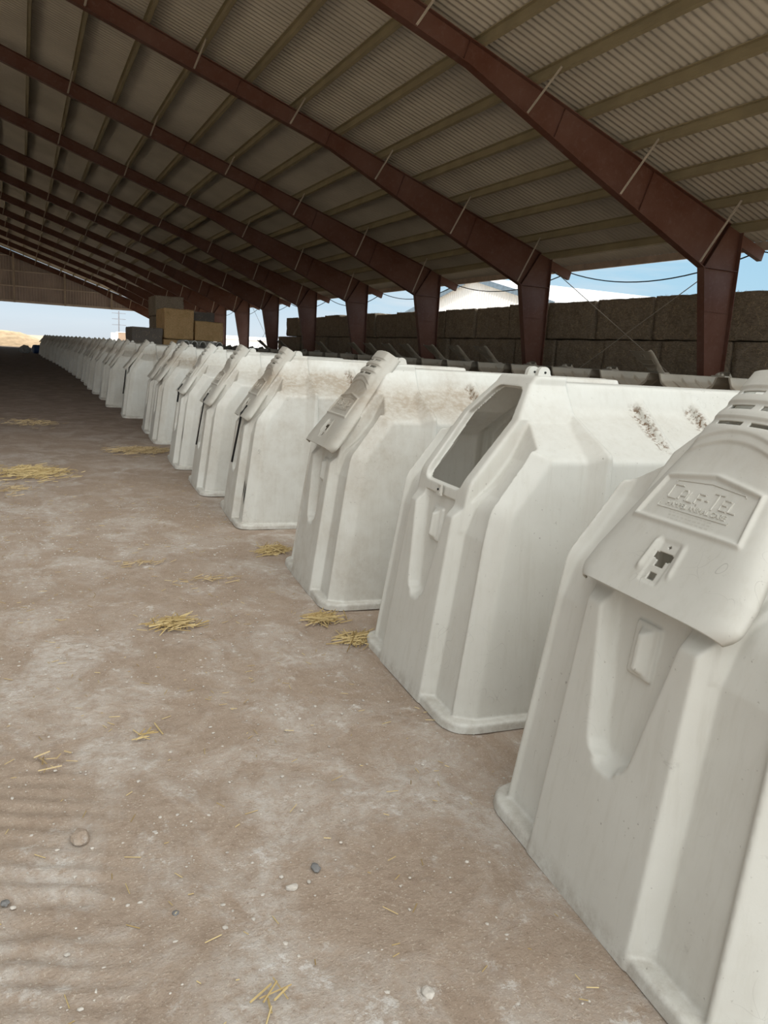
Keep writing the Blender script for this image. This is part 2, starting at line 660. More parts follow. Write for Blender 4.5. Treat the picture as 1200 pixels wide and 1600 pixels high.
def build_lid():
    us = np.concatenate([np.arange(-.03, .15, .0032), np.arange(.15, .72, .0036)])
    ss = np.linspace(-1, 1, 181)
    U, Sg = np.meshgrid(us, ss, indexing='ij')
    Vv = Sg * lid_half(U)
    W = lid_w(U, Vv)
    P = (np.array(LID_O)[None, None] + U[..., None] * np.array(LID_U) + W[..., None] * np.array(LID_N))
    P[..., 1] = Vv
    nu, nv = U.shape
    I = np.arange(nu * nv).reshape(nu, nv)
    F = np.stack([I[:-1, :-1], I[1:, :-1], I[1:, 1:], I[:-1, 1:]], -1).reshape(-1, 4)
    uc = (U[:-1, :-1] + U[1:, 1:]).ravel() / 2
    vc = (Vv[:-1, :-1] + Vv[1:, 1:]).ravel() / 2
    av = np.abs(vc)
    kill = np.zeros(len(uc), bool)
    for uu in (.535, .590, .643):
        kill |= (np.abs(uc - uu) < .0085) & (av > .014) & (av < .112 - .1 * (uu - .548))
    kill |= (np.abs(uc - .110) < .0135 - .004 * (av > .028)) & (av < .035)
    kill |= (uc > .078) & (uc < .10) & (av < .019)
    kill |= (np.abs(uc - .048) < .011) & (av < .014)
    kill |= (uc - .142) ** 2 + (vc) ** 2 < .0055 ** 2
    F = F[~kill]
    me = np_mesh('lid', P.reshape(-1, 3), F, M['plastic'])
    o = bpy.data.objects.new('tmp', me)
    COL.objects.link(o)
    md = o.modifiers.new('s', 'SOLIDIFY')
    md.thickness = .006
    md.offset = -1
    dg = bpy.context.evaluated_depsgraph_get()
    m2 = bpy.data.meshes.new_from_object(o.evaluated_get(dg))
    m2.name = 'lid'
    bpy.data.objects.remove(o)
    return m2


LID = build_lid()


def lid_pt(v, u, h=0):
    w = float(lid_w(np.array([u]), np.array([v]))[0]) + h
    p = LID_O + LID_U * u + LID_N * w
    return Vector((p.x, v, p.z))


def build_lettering():
    mb = MB()

    def stroke(pts, r=.0028):
        mb.tube([lid_pt(v, u, .001) for v, u in pts], r, 6)
    # block capitals drawn as single raised lines; the reader's right is -v
    glyph = {'C': [[(1, .95), (1, 1), (.12, 1), (.0, .88), (0, .1), (.1, 0), (1, 0), (1, .06)]],
             'A': [[(0, 0), (0, .7), (.25, 1), (.75, 1), (1, .7), (1, 0)], [(0, .42), (1, .42)]],
             'L': [[(0, 1), (0, 0), (1, 0)]],
             'F': [[(0, 0), (0, 1), (1, 1)], [(0, .52), (.75, .52)]],
             '-': [[(0, .5), (1, .5)]],
             'T': [[(0, 1), (1, 1)], [(.5, 1), (.5, 0)]],
             'E': [[(1, 1), (0, 1), (0, 0), (1, 0)], [(0, .52), (.75, .52)]]}
    x = .128
    for ch, w, h, u0 in (('C', .036, .044, .283), ('A', .026, .032, .283), ('L', .024, .032, .283), ('F', .024, .032, .283),
                         ('-', .012, .032, .283), ('T', .036, .050, .277), ('E', .024, .032, .283), ('L', .024, .032, .283)):
        for st in glyph[ch]:
            stroke([(x - a * w, u0 + b * h) for a, b in st])
        x -= w + .0075
    stroke([(.132, .335), (.128, .341), (0, .352), (-.128, .341), (-.132, .335)], .0018)
    stroke([(.138, .262), (.142, .257), (.142, .252)], .0018)
    stroke([(.142, .250), (-.128, .250), (-.130, .256)], .0018)
    o = mb.build('lettering', M['plastic'], smooth=True)
    # smaller line of capitals under the name
    cu = bpy.data.curves.new('caps', 'FONT')
    cu.body = 'HAMPEL ANIMAL CARE'
    cu.size = .021
    cu.extrude = .0022
    cu.align_x = 'CENTER'
    t = bpy.data.objects.new('caps', cu)
    COL.objects.link(t)
    dg = bpy.context.evaluated_depsgraph_get()
    me = bpy.data.meshes.new_from_object(t.evaluated_get(dg))
    bpy.data.objects.remove(t)
    bm = bmesh.new()
    bm.from_mesh(o.data)
    b2 = bmesh.new()
    b2.from_mesh(me)
    vm = {}
    for v in b2.verts:
        vm[v] = bm.verts.new(lid_pt(-v.co.x * 1.05, .2585 + v.co.y, v.co.z + .0008))
    for f in b2.faces:
        try:
            bm.faces.new([vm[v] for v in f.verts])
        except ValueError:
            pass
    # worn illegible rows of tiny raised dashes
    r = random.Random(3)
    for row, u in enumerate((.2405, .2305, .2205)):
        v = .085 - row * .004
        while v > -.085:
            l = r.uniform(.006, .014)
            ps = [lid_pt(v, u, .0005), lid_pt(v - l, u, .0005), lid_pt(v - l, u + .0035, .0012), lid_pt(v, u + .0035, .0012)]
            bm.faces.new([bm.verts.new(p) for p in ps])
            v -= l + .006
    bm.to_mesh(o.data)
    bm.free()
    o.data.polygons.foreach_set('use_smooth', [False] * len(o.data.polygons))
    return o


LETTER = build_lettering()


def build_hinge(sd):
    mb = MB()
    poly = []
    for k in range(13):
        a = math.pi * k / 12
        poly.append((.60 + .032 * math.cos(a), 1.512 + .03 * math.sin(a)))
    poly += [(.555, 1.462), (.655, 1.462)]
    mb.prism_xz(poly, sd * .047 - .014, sd * .047 + .014)
    h = mb.build('hinge_ear', M['plastic'])
    pn = MB()
    pn.tube([(.604, sd * .047 - .0155, 1.515), (.604, sd * .047 + .0155, 1.515)], .006, 10)  # black plug drawn as the dark hole through the ear
    return h, pn.mesh('hinge_hole', M['black'])


HINGES = [build_hinge(-1), build_hinge(1)]
for o in [LETTER] + [h for h, _ in HINGES]:
    COL.objects.unlink(o)


def make_hutch(label, loc, rz, dirt=.3, grey=0., lid='closed', letter=True, group=None, scale=1.0):
    r = thing('calf_hutch', label, 'calf hutch', loc, rz, group)
    r.scale = (scale, scale, scale)
    col = (dirt, grey, 0, 1)
    sh = link(bpy.data.objects.new('shell', SHELL), r)
    sh.color = col
    for hg0, ear_hole in HINGES:
        hg = hg0.copy()
        link(hg, r)
        hg.color = col
        if lid == 'none':
            link(bpy.data.objects.new('hinge_hole', ear_hole), hg)
    if lid != 'none':
        ld = link(bpy.data.objects.new('lid', LID), r)
        ld.color = (dirt * .8, max(grey, .08) + (.30 if dirt > .5 else .1 if dirt > .3 else 0), 0, 1)
        if lid == 'open' or isinstance(lid, float):
            ang = 197 if lid == 'open' else lid
            hp = Vector((.575, 0, 1.50))
            ld.matrix_local = Matrix.Translation(hp) @ Matrix.Rotation(math.radians(ang), 4, 'Y') @ Matrix.Translation(-hp)
        if letter:
            lt = LETTER.copy()
            link(lt, ld)
            lt.color = ld.color
    return r


ROW = [  # x, y of the rear-wall foot centre, turn, dirt
    (1.428, 1.533, 5.5, .18), (1.632, 3.125, 4.2, .22), (1.675, 4.75, 5.0, .85), (1.70, 6.95, 5.0, .95),
    (1.69, 8.48, 4.0, .55), (1.74, 10.24, 4.0, .45), (1.845, 12.73, 3.5, .8), (1.91, 14.10, 4, .7), (1.85, 16.84, 4, .6),
    (1.77, 19.40, 4, .6), (1.82, 21.57, 2, .7), (1.80, 23.7, 3, .6), (1.81, 25.7, 3, .8), (1.86, 27.8, 2, .6), (1.90, 29.9, 1, .7),
    (1.87, 32.2, 1, .6), (1.86, 34.6, 1, .8), (1.84, 37.0, 0, .6), (1.82, 39.4, 0, .7), (1.78, 41.9, 0, .6), (1.74, 44.4, 0, .8),
    (1.68, 47.0, 1, .6), (1.60, 49.7, 2, .7), (1.50, 52.6, 2, .6), (1.40, 55.8, 2, .8), (1.30, 59.4, 2, .6), (1.25, 63.2, 1, .7), (1.20, 67.4, 0, .6)]
LIDTXT = {0: 'nearest off-white calf hutch at the right edge, closed lid with embossed sign',
          1: 'clean off-white calf hutch whose rear hatch gapes open without a lid',
          2: 'dusty off-white calf hutch just beyond the lidless one, tan dust on its closed lid',
          3: 'dusty white calf hutch with torn black splits in its rear corner and one dark strap'}
HUTCH = []
for i, (x, y, a, d) in enumerate(ROW):
    lab = LIDTXT.get(i, '%s white calf hutch from the camera along the front row by the lane' % ORD[i])
    if i == 4:
        lab = 'white calf hutch with a doubled black strap hanging from its lid, beside the split one'
    if i == len(ROW) - 1:
        lab = 'farthest white calf hutch of the front row, beside the blue barrel'
    lid = 'none' if i == 1 else (2.5 if i == 2 else 'closed' if i in (0, 3, 4, 5) else random.choice(['closed', 'closed', 3.0, 5.0]))
    HUTCH.append(make_hutch(lab, (x, y, 0), math.radians(-a), d, 0 if i < 6 else .12, lid, i < 7, 'calf hutches of the front row by the lane'))


# straps and splits on single hutches
def rear_x(z):
    return .03 + .125 * z


def strap(h, pts, r=.007, loop=False):
    mb = MB()
    mb.tube(pts, r, 6)
    if loop:
        mb.tube([(p[0] - .004, p[1] - .035 * math.sin(i / (len(pts) - 1) * math.pi), p[2]) for i, p in enumerate(pts)], r, 6)
    tag(mb.build('strap', M['black'], h), 'black rubber strap')


def strap_pts(y0, z0, y1, z1):
    a = lid_pt(y0, .085, .006)
    b = lid_pt(y0 * .9, .0, .006)
    e = Vector((rear_x(z1) - .062, y1, z1))
    m = Vector((rear_x(z0) - .07, y0 * .8, .90))
    return [a, b, m] + [m.lerp(e, t) for t in (.35, .7, 1)]


strap(HUTCH[3], strap_pts(-.12, .9, .06, .50), .010)
strap(HUTCH[4], strap_pts(-.07, .9, .10, .46), .007, True)
strap(HUTCH[8], strap_pts(0, .9, .12, .45), .013)
strap(HUTCH[5], strap_pts(0, .95, .02, .80), .012)


def split(h, y, z0, z1, w):
    mb = MB()
    n = 9
    top, bot = [], []
    for i in range(n):
        t = i / (n - 1)
        z = z0 + (z1 - z0) * t
        ww = w * math.sin(math.pi * t) + .001
        x = rear_x(z) + .009
        top.append((x, y + ww, z))
        bot.append((x, y - ww, z))
    vs = top + bot + [(x + .004, yy, z) for x, yy, z in top + bot]
    fs = [(i, i + 1, n + i + 1, n + i) for i in range(n - 1)]
    mb.add(vs, fs + [tuple(q + 2 * n for q in f[::-1]) for f in fs])
    tag(mb.build('split', M['tear'], h), 'dark torn split')


split(HUTCH[3], -.335, .24, .40, .014)
split(HUTCH[3], -.405, .19, .38, .019)
split(HUTCH[3], .40, .30, .47, .022)
split(HUTCH[5], -.37, .34, .52, .014)

# ---- second row, rear walls turned to the far alley
OPEN_Y = [12.77, 18.9, 20.4, 22.0, 23.45, 25.1, 26.5, 29.3, 32.9, 38.5, 43.0]
ys2 = []
yy = 6.35
while yy < 60:
    ys2.append(yy)
    yy += 1.61 if yy < 28 else 1.9
n_open = n_closed = 0
for y in ys2:
    op = any(abs(y - q) < .82 for q in OPEN_Y)
    if op:
        lab = '%s back-row grey calf hutch from the camera with its lid flipped up' % ORD[n_open]
        n_open += 1
    else:
        lab = '%s back-row grey calf hutch from the camera with its lid shut' % ORD[n_closed]
        n_closed += 1
    make_hutch(lab, (13.05 + random.uniform(-.06, .06), y, 0), math.pi + random.uniform(-.03, .03), .5, .85,
               'open' if op else 'closed', False, 'grey calf hutches of the back row', 1.035)

# a ribbed grey panel lying across the ridge of a front-row hutch
mb = MB()
vs, fs = [], []
prof = []
for k in range(5):
    for q in range(9):
        a = math.pi * (1 - q / 8)
        prof.append((k * .172 + .076 * math.cos(a), .004 + .135 * math.sin(a)))
n = len(prof)
for yy in (0, .75):
    for x, z in prof:
        vs.append((x, yy, z))
    for x, z in prof:
        vs.append((x, yy, max(0, z - .012)))
for i in range(n - 1):
    fs += [(i, i + 1, 2 * n + i + 1, 2 * n + i), (n + i, 3 * n + i, 3 * n + i + 1, n + i + 1), (i, n + i, n + i + 1, i + 1), (2 * n + i, 2 * n + i + 1, 3 * n + i + 1, 3 * n + i)]
mb.add(vs, fs)
o = mb.build('ribbed_panel', M['lidgrey'], None, False)
o.location = (3.06, 16.37, 1.477)
tag(o, 'ribbed grey plastic panel lying across a hutch ridge before the golden bales', 'plastic panel')

# small latch tab under the open hatch
mb = MB()
mb.prism_xz([(-.012, -.025), (-.004, .022), (.006, .026), (.006, -.03)], -.017, .017)
o = mb.build('latch_tab', M['plastic'], HUTCH[1])
o.location = (.118, -.03, .955)
o.color = (.1, 0, 0, 1)
mb = MB()
mb.tube([(-.0125, 0, 0), (-.006, 0, 0)], .005, 8)
mb.build('pin_hole', M['tear'], o)

# ------------------------------------------------------------------ barn frame
XO, XI = 15.77, 14.66
ZT = 4.955
ZK = 4.04


def top_z(X):
    return ZT + (XO - X) * SL


def mirror(pts, s):
    return [(RIDGE + (x - RIDGE) * s, z) for x, z in pts]


def i_section(poly, flanges, yc, s=1, fw=.22, ft=.018, tw=.012):
    """web plate from a polygon plus a flange strip along the listed edges"""
    mb = MB()
    P = mirror(poly, s)
    mb.prism_xz(P, yc - tw / 2, yc + tw / 2)
    for i, j in flanges:
        a, b = P[i], P[j]
        mb.beam((a[0], yc, a[1]), (b[0], yc, b[1]), fw, ft, up=(0, 1, 0)) if False else None
        d = Vector((b[0] - a[0], 0, b[1] - a[1])).normalized()
        n = Vector((d.z, 0, -d.x)) * ft / 2
        vs = []
        for c in (a, b):
            for sy in (-1, 1):
                for sn in (-1, 1):
                    vs.append((c[0] + n.x * sn, yc + sy * fw / 2, c[1] + n.z * sn))
        mb.add(vs, [(0, 1, 3, 2), (4, 6, 7, 5), (0, 2, 6, 4), (1, 5, 7, 3), (0, 4, 5, 1), (2, 3, 7, 6)])
    return mb


COLP = [(XO, 0), (XO, ZT - .02), (15.32, top_z(15.32) - .02), (XI, ZK), (XO - .36, 0)]
RAFP = [(15.32, top_z(15.32) - .02), (RIDGE, top_z(RIDGE) - .02), (RIDGE, top_z(RIDGE) - .50), (1.0, top_z(1.0) - .46), (7.95, top_z(7.95) - .46),
        (11.0, top_z(11.0) - .93 + .06), (XI, ZK)]
PURX = [14.62 - 1.29 * j for j in range(15)]


def raf_bot(X):
    pts = sorted((x, z) for x, z in RAFP[2:])
    return float(np.interp(X, [p[0] for p in pts], [p[1] for p in pts]))


FR_Y = [Y0 + BAY * k for k in range(-1, 11)] + [YEND - .15]
VIS = 0
for fi, yf in enumerate(FR_Y):
    k = fi - 1
    if k < 0:
        lab = 'brown steel portal frame at the near open end of the barn'
    elif k == 0:
        lab = 'nearest visible brown steel portal frame, its column at the right edge'
    elif fi == len(FR_Y) - 1:
        lab = 'farthest brown steel portal frame, against the gable siding'
    else:
        lab = '%s brown steel portal frame from the camera down the barn' % ORD[k]
    r = thing('portal_frame', lab, 'steel frame', (0, yf, 0), 0, 'brown steel portal frames')
    if fi == 0:
        for s in (1, -1):
            i_section(COLP, [(0, 1), (3, 4), (2, 3)], 0, s).build('column', M['steel'], r)
            mb = i_section(RAFP, [(0, 1), (2, 3), (3, 4), (4, 5), (5, 6), (0, 6)], 0, s)
            mb.build('rafter', M['steel'], r)
            # horizontal knee stiffener, lower seam and rafter stiffeners
            for z in (ZK, 3.05):
                st = MB()
                xa = np.interp(z, [0, ZK], [XO - .36, XI])
                d = .1 if z == ZK else .02
                P = mirror([(xa + .01, z), (XO - .01, z)], s)
                st.box((min(P[0][0], P[1][0]), -d, z - .008), (max(P[0][0], P[1][0]), d, z + .008))
                st.build('stiffener', M['steel'], r)
            for X in (12.85, 10.3, 7.95, 5.4):
                zb, zt = raf_bot(X), top_z(X) - .03
                xb = X - (zt - zb) * .3
                P = mirror([(xb, raf_bot(xb)), (X, zt)], s)
                st = MB()
                st.beam((P[0][0], 0, P[0][1]), (P[1][0], 0, P[1][1]), .012, .10, (0, 1, 0))
                st.build('stiffener', M['steel'], r)
            # stub that carries the eave
            P = mirror([(XO, ZT - .05), (16.62, ZT - .05 - .85 * SL), (16.55, ZT - .33 - .78 * SL), (XO, ZT - .33)], s)
            eb = MB()
            eb.prism_xz(P, -.07, .07)
            eb.build('eave_bracket', M['steel'], r)
            # flange braces out to the purlins on both sides of the rafter
            for X in (PURX[0], PURX[2], PURX[4], PURX[6], PURX[8], PURX[10], PURX[12]):
                for sy in (-1, 1):
                    xb = X - .12
                    P = mirror([(xb, raf_bot(xb) + .03), (X, top_z(X) + .06)], s)
                    mb = MB()
                    mb.beam((P[0][0], sy * .10, P[0][1]), (P[1][0], sy * .95, P[1][1]), .055, .008)
                    mb.beam((P[0][0], sy * .10, P[0][1]), (P[1][0], sy * .95, P[1][1]), .008, .055)
                    mb.build('flange_brace', M['brace'], r)
        PROTO_FRAME = r
    else:
        for ch in list(PROTO_FRAME.children):
            if fi == len(FR_Y) - 1 and ch.name.startswith('flange_brace') and ch.data.vertices[4].co.y > 0:
                continue
            c = ch.copy()
            COL.objects.link(c)
            c.parent = r

# purlins: cold-rolled Z sections running the whole length
for s in (1, -1):
    for j, X in enumerate([XO - .03] + PURX):
        mb = MB()
        z0 = top_z(X)
        t = Vector((-1, 0, SL)).normalized()    # up the slope
        n = Vector((SL, 0, 1)).normalized()
        o = Vector((X, 0, z0))
        hgt = .20
        prof = [o + t * -.075 + n * .022, o + t * -.075, o, o + n * hgt, o + n * hgt + t * .075, o + n * (hgt - .022) + t * .075]
        prof += [p + q for p, q in zip(prof[::-1], [-t * .008, t * .008 - n * .008, t * .008 - n * .008, -t * .008 + n * .008, -t * .008 + n * .008, t * .008])]
        P = mirror([(p.x, p.z) for p in prof], s)
        mb.prism_xz(P, YNEAR + .1, YEND)
        ob = mb.build('roof_purlin', M['purlin'])
        side = 'right' if s == 1 else 'left'
        if j == 0:
            lab = 'eave strut along the column tops of the %s roof slope' % side
        else:
            lab = '%s olive roof purlin up from the %s eave' % (ORD[j - 1], side)
        tag(ob, lab, 'purlin', 'roof purlins of the %s slope' % side)

# corrugated roof sheet (real corrugation)
per, dep = .18, .032
prof = [(0, 0), (.35, 0), (.5, 1), (.85, 1)]
ysr, hs = [], []
y = YNEAR
i = 0
while y < YEND + .2:
    for a, b in prof:
        ysr.append(y + a * per)
        hs.append(b * dep)
    y += per
ysr, hs = np.array(ysr), np.array(hs)
V, F = [], []
n = len(ysr)
EX = 16.75
for X, s in ((EX, 1), (RIDGE, 1), (RIDGE, -1), (EX, -1)):
    xx = RIDGE + (X - RIDGE) * s
    V.append(np.stack([np.full(n, xx), ysr, top_z(X) + .215 + hs], 1))
V = np.concatenate(V)
I = np.arange(n - 1)
F = np.concatenate([np.stack([I + a * n, I + 1 + a * n, I + 1 + (a + 1) * n, I + (a + 1) * n], 1) for a in (0, 2)])
ceil = link(bpy.data.objects.new('ceiling', np_mesh('ceiling', V, F, M['roof'], False)))
tag(ceil, 'corrugated grey metal roof sheet seen from below', 'ceiling', None, 'structure')
for s, nm in ((1, 'trim_1'), (-1, 'trim_2')):
    mb = MB()
    P = mirror([(EX - .07, top_z(EX) + .02), (EX, top_z(EX) + .02), (EX, top_z(EX) + .24), (EX - .02, top_z(EX) + .24), (EX - .02, top_z(EX) + .05), (EX - .07, top_z(EX) + .05)], s)
    mb.prism_xz(P, YNEAR, YEND)
    tag(mb.build(nm, simple('eave_trim' + nm, (190, 172, 156), .6)), 'pale eave trim', 'trim', None, 'structure')

# far gable wall: corrugated siding on girts and posts above the open end
per, dep = .30, .035
XW = [RIDGE + (16.2 - RIDGE) * -1, 16.2]
prof = [(0, 0), (.55, 0), (.65, 1), (.9, 1)]
ZB = 5.08
xs_, hs = [], []
x = XW[0]
while x < XW[1]:
    for a, b in prof:
        xs_.append(x + a * per)
        hs.append(b * dep)
    x += per
xs_ = np.array(xs_)
hs = np.array(hs)
zt = ZT + (20.75 - np.abs(xs_ - RIDGE) - .98) * SL + .18
n = len(xs_)
keep = zt > ZB + .02
xs_, hs, zt = xs_[keep], hs[keep], zt[keep]
n = len(xs_)
V = np.concatenate([np.stack([xs_, YEND + .12 + hs, np.full(n, ZB)], 1), np.stack([xs_, YEND + .12 + hs, zt], 1)])
I = np.arange(n - 1)
F = np.stack([I, I + 1, I + 1 + n, I + n], 1)
wall = link(bpy.data.objects.new('wall_far', np_mesh('wall_far', V, F, M['siding'], False)))
tag(wall, 'corrugated brown-grey gable siding at the far end', 'wall', None, 'structure')
gz = {5.12: .24, 6.8: .12, 8.45: .12, 10.1: .12}
for gi, (z, hh) in enumerate(gz.items()):
    half = 20.75 - .98 - (z - ZT) / SL - .2
    mb = MB()
    mb.box((RIDGE - half, YEND - .02, z - hh / 2), (RIDGE + half, YEND + .11, z + hh / 2))
    lab = 'lowest grey girt along the bottom of the far gable wall' if gi == 0 else '%s grey girt up the far gable wall' % ORD[gi]
    tag(mb.build('wall_girt', M['girt']), lab, 'girt', 'girts of the far gable wall')
for pi, X in enumerate((9.9, 4.75, -.6, -5.9, -11.2, -16.5)):
    mb = MB()
    ztp = top_z(RIDGE + abs(X - RIDGE)) - .05
    mb.box((X - .1, YEND - .24, 4.98), (X + .1, YEND - .05, ztp))
    tag(mb.build('wall_post', M['brace']), '%s pale gable post from the right on the far wall' % ORD[pi], 'post', 'posts of the far gable wall')

# sagging cable along the eave, and wire bracing between the columns
mb = MB()
pts = []
for k in range(-1, 11):
    a, b = Y0 + BAY * k, Y0 + BAY * (k + 1)
    for q in range(16):
        t = q / 16
        pts.append((16.62, a + .08 + (b - a) * t, 4.62 - 4 * t * (1 - t) * (.42 if k % 3 else .5)))
mb.tube(pts, .018, 6)
tag(mb.build('power_cable', M['black'], None, True), 'black cable sagging from bracket to bracket along the right eave', 'cable')
nb = 0
for k, (za, zb) in {0: (4.6, .5), 5: (4.6, .5)}.items():
    for d in (0, 1):
        ya, yb = (Y0 + BAY * (k + d), Y0 + BAY * (k + 1 - d))
        mb = MB()
        mb.tube([(15.92 + .06 * d, ya, za), (15.92 + .06 * d, yb, zb)], .012, 6)
        tag(mb.build('brace_rod', M['brace']), '%s thin brace rod rising %s the camera in the %s column bay' % (
            'steel', 'toward' if d == 0 else 'away from', 'nearest' if k == 0 else 'fifth'), 'brace rod', 'diagonal rods between columns')

# ------------------------------------------------------------------ ground
gx = np.concatenate([np.arange(-22, -2, 1.0), np.arange(-2, -.5, .1), np.arange(-.5, 1.8, .02), np.arange(1.8, 2.6, .1), np.arange(2.6, 18.2, 1.0)])
gy = np.concatenate([np.arange(-3.2, .6, .6), np.arange(.6, 3.6, .02), np.arange(3.6, 8, .06), np.arange(8, 14, .15), np.arange(14, 102, 2.0)])
GX, GY = np.meshgrid(gx, gy, indexing='ij')
GZ = np.zeros_like(GX)
for (i, j), _ in np.ndenumerate(GX):
    if -2 <= GX[i, j] < 2.6 and .6 < GY[i, j] < 13:
        p = Vector((GX[i, j], GY[i, j], 0))
        GZ[i, j] = .010 * noise.noise(p * 1.6) + .005 * noise.noise(p * 6)
        # tyre ripples along the left side of the lane
        m = max(0, 1 - abs(GX[i, j] + .02) / .32) * max(0, 1 - max(0, GY[i, j] - 2.6) / .8)
        GZ[i, j] += m * .006 * (.4 + abs(noise.noise(p * 3))) * 1.6 * math.sin((GY[i, j] * 1.0 + GX[i, j] * .5) * 2 * math.pi / .095 + 3.5 * noise.noise(p * 4))
        GZ[i, j] = min(GZ[i, j], .006) if GX[i, j] > 1.3 else GZ[i, j]
V = np.stack([GX, GY, GZ], -1).reshape(-1, 3)
I = np.arange(len(V)).reshape(GX.shape)
F = np.stack([I[:-1, :-1], I[1:, :-1], I[1:, 1:], I[:-1, 1:]], -1).reshape(-1, 4)
fl = link(bpy.data.objects.new('floor', np_mesh('floor', V, F, M['floor'], True)))
tag(fl, 'packed brown dirt floor with pale lime patches', 'floor', None, 'structure')
mb = MB()
mb.add([(-600, -300, -.03), (700, -300, -.03), (700, 1500, -.03), (-600, 1500, -.03)], [(0, 1, 2, 3)])
tag(mb.build('ground', M['yard']), 'sunlit dry yard around the barn', 'ground', None, 'structure')


# ------------------------------------------------------------------ straw, stones
def stalks(mb, n, sx, sy, r, lmin=.05, lmax=.17, hmax=.02):
    for _ in range(n):
        cx, cy = r.gauss(0, sx * .42), r.gauss(0, sy * .42)
        a = r.gauss(.2, .9)
        l = r.uniform(lmin, lmax)
        z = r.uniform(.004, hmax) * math.exp(-(cx / sx) ** 2 - (cy / sy) ** 2) + .004
        tz = r.uniform(-.05, .22) * l
        w = r.uniform(.0018, .0035)
        d = Vector((math.cos(a), math.sin(a), 0)) * l / 2
        p, q = Vector((cx, cy, z)) - d, Vector((cx, cy, z + max(0, tz))) + d
        sd = Vector((-math.sin(a), math.cos(a), 0)) * w
        up = Vector((0, 0, w * 1.5))
        mb.add([p - sd, p + sd, p + up, q - sd, q + sd, q + up], [(0, 1, 4, 3), (1, 2, 5, 4), (2, 0, 3, 5), (0, 2, 1), (3, 4, 5)])


CL = [  # x, y, size x, size y, stalks, fresh, label
    (.06, 9.45, .42, .5, 650, 1, 'largest straw heap lying on the lane at the left edge'),
    (1.50, 11.3, .5, .4, 520, 0, 'long dull straw drift beside the sixth hutch'),
    (1.72, 5.60, .13, .14, 150, 1, 'small straw tuft between the third and fourth hutches'),
    (.72, 4.17, .15, .11, 110, 1, 'small loose straw tuft alone in the middle of the lane'),
    (1.56, 4.02, .11, .09, 100, 1, 'straw tuft at the near corner of the dusty third hutch'),
    (1.62, 3.66, .11, .09, 110, 1, 'straw tuft against the far corner of the lidless hutch'),
    (1.12, 4.95, .26, .12, 28, 0, 'thin scatter of straw off the rear of the third hutch'),
    (.75, 5.45, .3, .12, 22, 0, 'sparse straw stalks on the lime patch mid lane'),
    (.04, 2.83, .07, .08, 9, 0, 'few crossed straw stalks at the left edge near the camera'),
    (.40, 2.92, .05, .07, 10, 1, 'few straw stalks on the floor left of the lidless hutch'),
    (.505, 1.50, .05, .05, 7, 1, 'few straw stalks at the bottom edge of the picture'),
    (.1, 15.0, .5, .7, 150, 0, 'faint straw scatter far along the lane at left'),
    (-.1, 8.4, .25, .3, 60, 0, 'thin straw scatter in front of the largest heap')]
for i, (x, y, sx, sy, n, fresh, lab) in enumerate(CL):
    mb = MB()
    stalks(mb, n, sx, sy, random.Random(20 + i), lmin=.03 if n < 100 else .05, lmax=.085 if n < 20 else .12 if n < 100 else .17, hmax=.045 if n > 400 else .02)
    o = mb.build('straw_clump', M['straw'] if fresh else M['straw_dull'])
    o.location = (x, y, .002)
    tag(o, lab, 'straw', 'straw tufts on the lane')
mb = MB()
r = random.Random(5)
for _ in range(520):
    x = r.uniform(-.4, 1.6)
    y = r.uniform(1.2, 9)
    a = r.uniform(0, math.pi)
    l = r.uniform(.008, .05)
    p = Vector((x, y, .006))
    d = Vector((math.cos(a), math.sin(a), r.uniform(-.1, .1))) * l / 2
    sd = Vector((-math.sin(a), math.cos(a), 0)) * .0015
    up = Vector((0, 0, .002))
    mb.add([p - d - sd, p - d + sd, p - d + up, p + d - sd, p + d + sd, p + d + up], [(0, 1, 4, 3), (1, 2, 5, 4), (2, 0, 3, 5), (0, 2, 1), (3, 4, 5)])
tag(mb.build('straw_chaff', M['straw']), 'loose straw chaff strewn thinly over the lane', 'chaff', None, 'stuff')


def rock(mb, c, s, r, flat=.5):
    bm = bmesh.new()
    bmesh.ops.create_icosphere(bm, subdivisions=1 if s < .012 else 2, radius=1)
    o = len(mb.v)
    sx, sy, sz = s * r.uniform(.7, 1.3), s * r.uniform(.7, 1.3), s * flat
    for v in bm.verts:
        k = 1 + r.uniform(-.18, .18)
        mb.v.append((c[0] + v.co.x * sx * k, c[1] + v.co.y * sy * k, c[2] + v.co.z * sz * k))
    for f in bm.faces:
        mb.f.append(tuple(v.index + o for v in f.verts))
    bm.free()


mb = MB()
for _ in range(3200):
    d = r.random() ** .8
    y = 1.2 + d * 6.5
    x = r.uniform(-.45, 1.65)
    rock(mb, (x, y, .002), r.choice([.002, .0025, .003, .0035, .0045, .007]), r)
tag(mb.build('gravel', M['stone']), 'tiny pale grit scattered over the lane', 'grit', None, 'stuff')
for x, y, s, m, lab in ((.671, 1.885, .016, 'stone', 'round pale stone on the lane near the camera'),
                        (.765, 1.945, .017, 'slate', 'blue-grey stone chip on the lane beside the round pale stone'),
                        (.866, 1.40, .018, 'stone', 'pale stone at the bottom edge left of the nearest hutch'),
                        (.338, 1.90, .010, 'slate', 'small dark stone left of the round pale stone'),
                        (-.09, 2.1, .014, 'slate', 'grey stone chip at the left edge of the picture'),
                        (.12, 2.33, .035, 'stone', 'half-buried flat stone in the dirt at left near the camera')):
    mb = MB()
    rock(mb, (0, 0, 0), s, r, .55)
    o = mb.build('stone', M[m] if s < .03 else M['floor'])
    o.location = (x, y, s * .3)
    tag(o, lab, 'stone')


